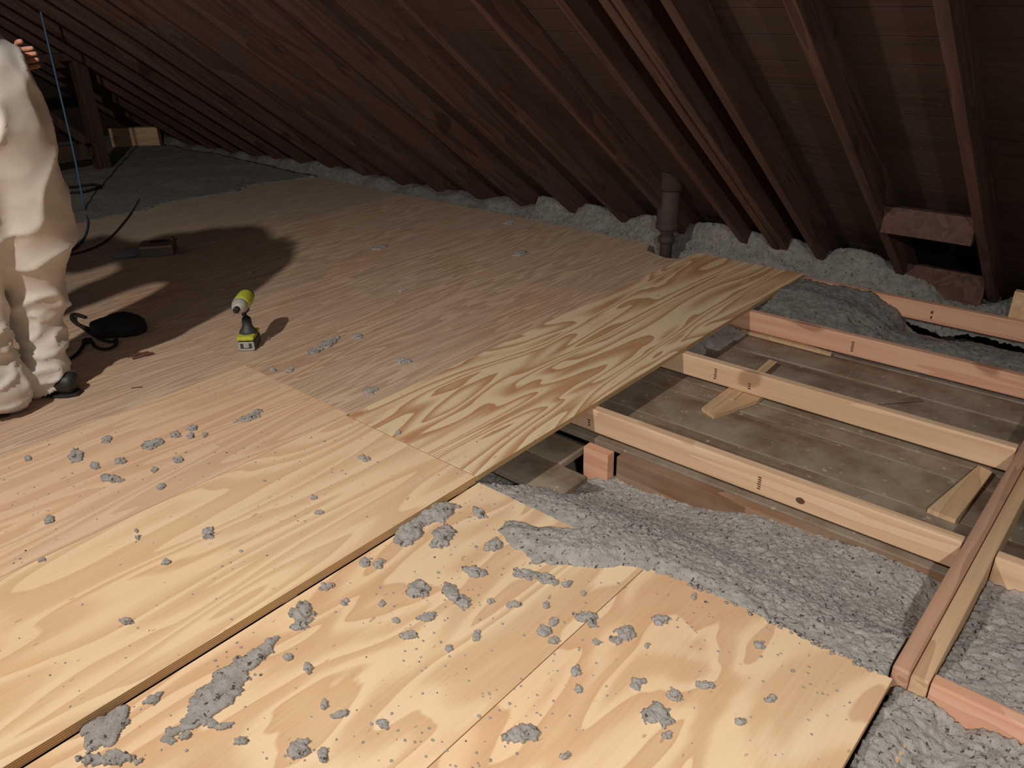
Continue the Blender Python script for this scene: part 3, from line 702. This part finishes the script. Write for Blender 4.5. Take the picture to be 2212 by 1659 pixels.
bm = BM(); tube(bm, smoothpath(wp([(180, 712, 0), (215, 735, 0), (243, 742, .0), (252, 738, .004), (250, 750, .0), (232, 758, .0), (210, 755, 0), (196, 742, .006), (186, 740, .006), (180, 752, 0), (168, 768, 0), (152, 780, 0)])), .0085, 8, flat=.7); obj('strap', bm, m_black, tp, True)
bm = BM(); box(bm, -.02, .02, -.014, .014, 0, .02, .005, Matrix.Translation(at(190, 742) - q)); obj('buckle', bm, m_rubber_void, tp)

# ------------------------------------------------------------------ small metal box and cloth further back
q = at(346, 548)
bx = tag(empty('staple_box', (q.x, q.y, .001), math.atan2(-.75, .66) + .18), 'small open grey-and-brown box with a dark slot, on the dim plywood behind the pouch', 'box')
bm = BM(); box(bm, -.09, .09, -.065, .065, 0, .060, .004); obj('box_body', bm, m_boxgrey, bx)
bm = BM(); box(bm, -.098, .098, -.070, .070, .060, .066, .002); obj('lid', bm, m_boxbrown, bx)
bm = BM(); box(bm, -.045, .045, .0, .03, .0665, .074, .002); obj('slot', bm, m_rubber_void, bx)
bm = BM(); box(bm, -.09, .088, -.073, -.068, .052, .062, .001); obj('metal_rim', bm, m_metal, bx)
bm = BM(); box(bm, .07, .085, .02, .06, .066, .085, .003); obj('latch', bm, m_boxbrown, bx)
q = at(282, 553)
o = sculpt('work_glove', (0, 0, 0), .10, .05, .028, 8.1, m_bluecloth, None, 1.5, .25, -.45); o.location = (q.x, q.y, .001)
tag(o, 'crumpled blue-grey cloth lying left of the small box', 'cloth')
bm = BM()
for k in range(7):
    a = r.uniform(-.6, .6); c0 = Vector((r.uniform(-.02, .02), r.uniform(-.02, .02), .003)); d = Vector((math.cos(a - .7), math.sin(a - .7), .1)) * r.uniform(.02, .045)
    tube(bm, [c0 - d, c0 + Vector((0, 0, .004)), c0 + d], .0035, 6)
q = at(312, 768); o = obj('wood_scrap', bm, m_twig); o.location = (q.x, q.y, .002); tag(o, 'little brown heap of splinters on the plywood below the pouch', 'splinters')
bm = BM(); box(bm, -.02, .02, -.0015, .0015, 0, .003, 0, Matrix.Rotation(-.7, 4, 'Z')); q = at(296, 838); o = obj('wood_splinter', bm, m_twig); o.location = (q.x, q.y, .0005); tag(o, 'single dark splinter on the pale strip near the shadow edge', 'splinter')

# ------------------------------------------------------------------ cords
fl = at(183, 452)
hang = [(fl.x + .18, fl.y + .34, 1.75), (fl.x + .16, fl.y + .30, 1.4), (fl.x + .12, fl.y + .22, .9), (fl.x + .07, fl.y + .12, .4), (fl.x + .02, fl.y + .04, .08)]
path = [Vector(p) for p in hang] + [at(184, 456, .008), at(190, 480, .006), at(184, 508, .006), at(168, 530, .006), at(145, 545, .006), at(110, 552, .006)]
bm = BM(); tube(bm, smoothpath(path), .007, 8); tag(obj('hanging_cord', bm, m_bluecord, None, True), 'blue cord hanging from the roof behind the person and curling on the floor', 'cord')
path = [at(a, b, .007) for a, b in [(365, 325), (352, 345), (325, 385), (296, 440), (268, 480), (232, 518), (190, 540), (140, 552), (100, 556)]]
bm = BM(); tube(bm, smoothpath(path), .006, 8); tag(obj('extension_cord', bm, m_darkcord, None, True), 'thin dark cord lying across the dim floor towards the far end', 'cord')
q = at(172, 418)
bm = BM()
for k in range(3):
    rr = .20 - k * .02
    tube(bm, [(rr * math.cos(t * math.pi / 12), rr * .8 * math.sin(t * math.pi / 12), .012 + k * .012 + .004 * math.sin(t)) for t in range(23)], .009, 8)
o = obj('cord_coil', bm, m_rubber_void, None, True); o.location = (q.x, q.y, .0); tag(o, 'dark coil of cord on the floor behind the person', 'cord')

# ------------------------------------------------------------------ far end framing
fy = 7.45
def pxy(px, py, y):
    d = CAMR @ Vector((px - 1106, -(py - 829.5), -FPX)); t = y / d.y
    return Vector((d.x * t, y, CH + d.z * t))
a = pxy(185, 128, fy); a0 = pxy(222, 360, fy); b_ = pxy(60, 128, fy)
root = tag(empty('timber_frame', (a0.x, fy, 0)), 'dim wooden frame of post, crossbar and brace at the far end', 'frame')
zt = a.z
bm = BM(); box(bm, -.055, .055, -.05, .05, 0.0, zt, .004); obj('post', bm, m_far, root)
bm = BM(); box(bm, -1.4, .12, -.05, .05, zt + .001, zt + .06, .004); obj('crossbar', bm, m_far, root)
bm = BM(); Mb = Matrix.Translation((-.06, .0, .24)) @ Matrix.Rotation(math.radians(-46), 4, 'Y'); box(bm, -.035, .035, -.03, .03, 0, .74, .003, Mb); obj('brace', bm, m_far, root)
bm = BM(); box(bm, -1.2, -.06, -.03, .03, .14, .26, .004); obj('rail', bm, m_far, root)
c0, c1 = at(252, 322), at(355, 318)
d = (c1 - c0); root2 = joist('lumber_block', 0, d.length, 0, .09, 0, .2, m_shim, 'pale offcut of lumber standing at the far end beside the frame', 'lumber'); root2.location = ((c0.x + c1.x) / 2, (c0.y + c1.y) / 2 + .05, .0); root2.rotation_euler = (0, 0, math.atan2(d.y, d.x))

# ------------------------------------------------------------------ person
def skinmesh(name, verts, edges, rootv=0, sub=3, merge=0):
    me = bpy.data.meshes.new(name); me.from_pydata([v[0] for v in verts], edges, [])
    o = bpy.data.objects.new(name, me); C.objects.link(o)
    o.modifiers.new('s', 'SKIN')
    if not me.skin_vertices:
        bpy.context.view_layer.objects.active = o
        for ob in bpy.context.selected_objects: ob.select_set(False)
        o.select_set(True)
    for i, v in enumerate(verts):
        rr = v[1]; me.skin_vertices[0].data[i].radius = (rr, rr) if not isinstance(rr, tuple) else rr
        me.skin_vertices[0].data[i].use_root = (i == rootv)
    sb = o.modifiers.new('d', 'SUBSURF'); sb.levels = sub; sb.render_levels = sub
    if merge:
        rm = o.modifiers.new('r', 'REMESH'); rm.mode = 'VOXEL'; rm.voxel_size = .010
        sm_ = o.modifiers.new('m', 'SMOOTH'); sm_.factor = .9; sm_.iterations = merge
    bpy.context.view_layer.update()
    dg = bpy.context.evaluated_depsgraph_get(); m2 = bpy.data.meshes.new_from_object(o.evaluated_get(dg))
    bpy.data.objects.remove(o)
    return m2
def blendmesh(verts, edges, smooth=24, voxel=.011):
    """one continuous surface swept round the joints"""
    bm = BM(); rr_ = lambda r_: r_ if not isinstance(r_, tuple) else sum(r_) / len(r_)
    for a, b in edges:
        pa, pb = Vector(verts[a][0]), Vector(verts[b][0]); ra, rb = rr_(verts[a][1]), rr_(verts[b][1])
        n = max(2, int((pb - pa).length / (min(ra, rb) * .22)))
        for i_ in range(n + 1):
            t = i_ / n; tt = t * t * (3 - 2 * t)
            bmesh.ops.create_icosphere(bm, subdivisions=3, radius=ra + (rb - ra) * tt, matrix=Matrix.Translation(pa.lerp(pb, t)))
    me = bpy.data.meshes.new('tmp'); bm.to_mesh(me); bm.free()
    o = bpy.data.objects.new('tmp', me); C.objects.link(o)
    rm = o.modifiers.new('r', 'REMESH'); rm.mode = 'VOXEL'; rm.voxel_size = voxel
    sm_ = o.modifiers.new('m', 'SMOOTH'); sm_.factor = .8; sm_.iterations = smooth
    bpy.context.view_layer.update()
    m2 = bpy.data.meshes.new_from_object(o.evaluated_get(bpy.context.evaluated_depsgraph_get()))
    bpy.data.objects.remove(o); return m2
def place(name, me, mat, parent, disp=None):
    me.name = name; me.materials.clear(); me.materials.append(mat)
    if disp: disp(me)
    for p in me.polygons: p.use_smooth = True
    o = bpy.data.objects.new(name, me); C.objects.link(o); o.parent = parent; return o
# local frame: facing direction F (away to the left), right side Rt
foot = Vector((.90, 3.14, 0))
ang = math.atan2(.80, -.60)
person = empty('person', foot, 0); tag(person, 'person in baggy white coverall at the left edge, one hand behind the back', 'person')
F = Vector((math.cos(ang), math.sin(ang), 0)); Rt = Vector((F.y, -F.x, 0)); U = Vector((0, 0, 1))
def P(r_, f_, z): return tuple(Rt * r_ + F * f_ + U * z)
# --- one continuous body (head, neck, torso, arms, legs)
bv = [(P(-.07, -.11, 1.00), .12), (P(-.08, -.08, 1.15), .12), (P(-.08, .06, 1.25), .12), (P(-.08, .19, 1.27), .07), (P(-.08, .27, 1.27), .055), (P(-.08, .35, 1.25), .085), (P(-.08, .41, 1.20), .095), (P(-.08, .45, 1.16), .06),
      (P(.0, -.09, .88), .085), (P(.04, -.03, .50), .055), (P(.0, .01, .09), .04), (P(.0, .13, .03), .03),
      (P(-.14, .0, .84), .085), (P(-.17, .10, .50), .055), (P(-.17, .14, .09), .04), (P(-.17, .25, .03), .03),
      (P(-.25, .14, 1.23), .06), (P(-.29, .28, 1.02), .042), (P(-.19, .46, .83), .030),
      (P(.09, .14, 1.22), .06), (P(.25, .10, 1.13), .042), (P(.15, -.105, 1.175), .028)]
be = [(0, 1), (1, 2), (2, 3), (3, 4), (4, 5), (5, 6), (6, 7), (0, 8), (8, 9), (9, 10), (10, 11), (0, 12), (12, 13), (13, 14), (14, 15), (2, 16), (16, 17), (17, 18), (2, 19), (19, 20), (20, 21)]
def hand(base, d, side, bv, be, root_i, s=1.0):
    """five fingers rooted in the palm"""
    d = Vector(d).normalized(); side = Vector(side).normalized(); nrm = d.cross(side)
    b = Vector(base); bv.append((tuple(b + d * .045 * s), .024)); pi_ = len(bv) - 1; be.append((root_i, pi_))
    for k_, (o_, ln) in enumerate([(-.028, .062), (-.010, .072), (.009, .068), (.027, .054)]):
        k0 = b + d * .075 * s + side * o_; k1 = k0 + d * ln * .5 - nrm * .008; k2 = k1 + d * ln * .42 - nrm * .020
        bv.append((tuple(k0), .0095)); bv.append((tuple(k1), .0085)); bv.append((tuple(k2), .0072)); n = len(bv)
        be.extend([(pi_, n - 3), (n - 3, n - 2), (n - 2, n - 1)])
    t0 = b + d * .035 * s + side * .034; t1 = t0 + d * .03 + side * .018; t2 = t1 + d * .026 - nrm * .008
    bv.append((tuple(t0), .011)); bv.append((tuple(t1), .010)); bv.append((tuple(t2), .0085)); n = len(bv)
    be.extend([(pi_, n - 3), (n - 3, n - 2), (n - 2, n - 1)])
hand(bv[18][0], Vector(P(.3, .6, -.7)), Vector(P(-.9, .3, -.1)), bv, be, 18)
hand(bv[21][0], Vector(P(-.55, -.62, .12)), Vector(P(.1, .1, 1)), bv, be, 21)
def face(me):
    hc = Vector(P(-.08, .39, 1.22)); Ff = (F * .45 - U * .89).normalized(); Uf = (F * .89 + U * .45).normalized()   # looks down at the work
    for v in me.vertices:
        d = v.co - hc
        if d.length < .16 and d.dot(Uf) > -.12:
            f_ = d.dot(Ff); r_ = d.dot(Rt); z_ = d.dot(Uf)
            if f_ > .03:
                nose = math.exp(-(r_ / .016) ** 2 - ((z_ + .012) / .028) ** 2) * .024
                eye = sum(math.exp(-((r_ - e) / .014) ** 2 - ((z_ - .015) / .012) ** 2) for e in (-.032, .032)) * -.008
                mouth = math.exp(-(r_ / .028) ** 2 - ((z_ + .052) / .010) ** 2) * .006
                v.co += Ff * (nose + eye + mouth)
            ear = math.exp(-(f_ / .018) ** 2 - (z_ / .03) ** 2) * .016
            if abs(r_) > .06: v.co += Rt * ear * (1 if r_ > 0 else -1)
body = place('body', skinmesh('body', bv, be), m_skin, person, face)
# hair cap
bm = BM(); bmesh.ops.create_icosphere(bm, subdivisions=4, radius=1)
hc = Vector(P(-.08, .405, 1.235)); Ff = (F * .45 - U * .89).normalized(); Uf = (F * .89 + U * .45).normalized()
for v in list(bm.verts):
    n = .03 * mnoise.noise(v.co * 5)
    v.co = hc + Vector((v.co.x * (.108 + n), v.co.y * (.108 + n), v.co.z * (.112 + n)))
bmesh.ops.delete(bm, geom=[v for v in bm.verts if (v.co - hc).dot(Ff) > .03 + (v.co - hc).dot(Uf) * .4 or (v.co - hc).dot(Uf) < -.06], context='VERTS')
obj('hair', bm, m_hair, person, True)
# --- coverall
cv = [(P(-.06, -.11, 1.00), .158), (P(-.07, -.105, 1.15), .150), (P(-.08, .02, 1.25), .15), (P(-.08, .20, 1.26), .10),
      (P(-.02, -.09, .84), .150), (P(.02, -.065, .62), .138), (P(.045, -.01, .44), .108), (P(.035, .01, .28), .082), (P(.01, .01, .17), .074), (P(-.005, .02, .09), .082), (P(-.01, .09, .055), .058),
      (P(-.12, .0, .80), .135), (P(-.16, .08, .52), .105), (P(-.17, .09, .34), .095), (P(-.17, .09, .20), .085), (P(-.17, .09, .11), .100),
      (P(-.22, .14, 1.23), .08), (P(-.28, .28, 1.02), .060), (P(-.20, .44, .85), .047),
      (P(.08, .14, 1.22), .08), (P(.25, .10, 1.13), .060), (P(.16, -.08, 1.17), .047)]
ce = [(0, 1), (1, 2), (2, 3), (0, 4), (4, 5), (5, 6), (6, 7), (7, 8), (8, 9), (9, 10), (0, 11), (11, 12), (12, 13), (13, 14), (14, 15), (2, 16), (16, 17), (17, 18), (2, 19), (19, 20), (20, 21)]
def wrinkle(me):
    for v, nn in [(v, v.normal.copy()) for v in me.vertices]:
        p = v.co; z = p.z
        q_ = Vector((p.x * 5, p.y * 5, z * 3.0))
        f1 = 1 - abs(mnoise.noise(q_ * 1.2 + Vector((0, 0, 3)))) * 2
        q2 = Vector((p.x * 7 + z * 4, p.y * 7, z * 9))
        f2 = 1 - abs(mnoise.noise(q2)) * 2
        amp = .022 + (.012 if z < .5 else 0)
        q3 = Vector((p.x * 5 - z * 3, p.y * 5, z * 5)) if z > .35 else Vector((p.x * 10 - z * 7, p.y * 10, z * 16))
        f3 = (1 - abs(mnoise.noise(q3))) ** 6
        dd = .45 * amp * (f1 - .4) + .003 * (f2 - .4) + .018 * (f3 - .3)
        v.co = p + nn * dd
cov = place('coverall', blendmesh(cv, ce), m_suit, person, wrinkle)
bmc = BM()
def boot(c, d, name='boot'):
    d = Vector(d).normalized(); bm = BM()
    c = Vector(c)
    tube(bm, smoothpath([c - d * .075 + U * .045, c - d * .05 + U * .050, c + U * .055, c + d * .08 + U * .045, c + d * .15 + U * .038, c + d * .185 + U * .034], 4), [.026, .034, .038, .041, .042, .044, .044, .044, .044, .045, .046, .047, .047, .046, .045, .044, .042, .040, .036, .028, .016], 14)
    for v in bm.verts: v.co.z = max(v.co.z, .012)
    o_ = obj('boot', bm, m_boot, person, True)
    bm = BM(); tube(bm, [c - d * .085 + U * .008, c - d * .05 + U * .008, c + d * .08 + U * .008, c + d * .19 + U * .008], [.02, .040, .046, .024], 14, flat=.2)
    obj('sole', bm, m_rubber_void, o_)
boot(P(.0, -.01, 0), F)
boot(P(-.17, .16, 0), F)
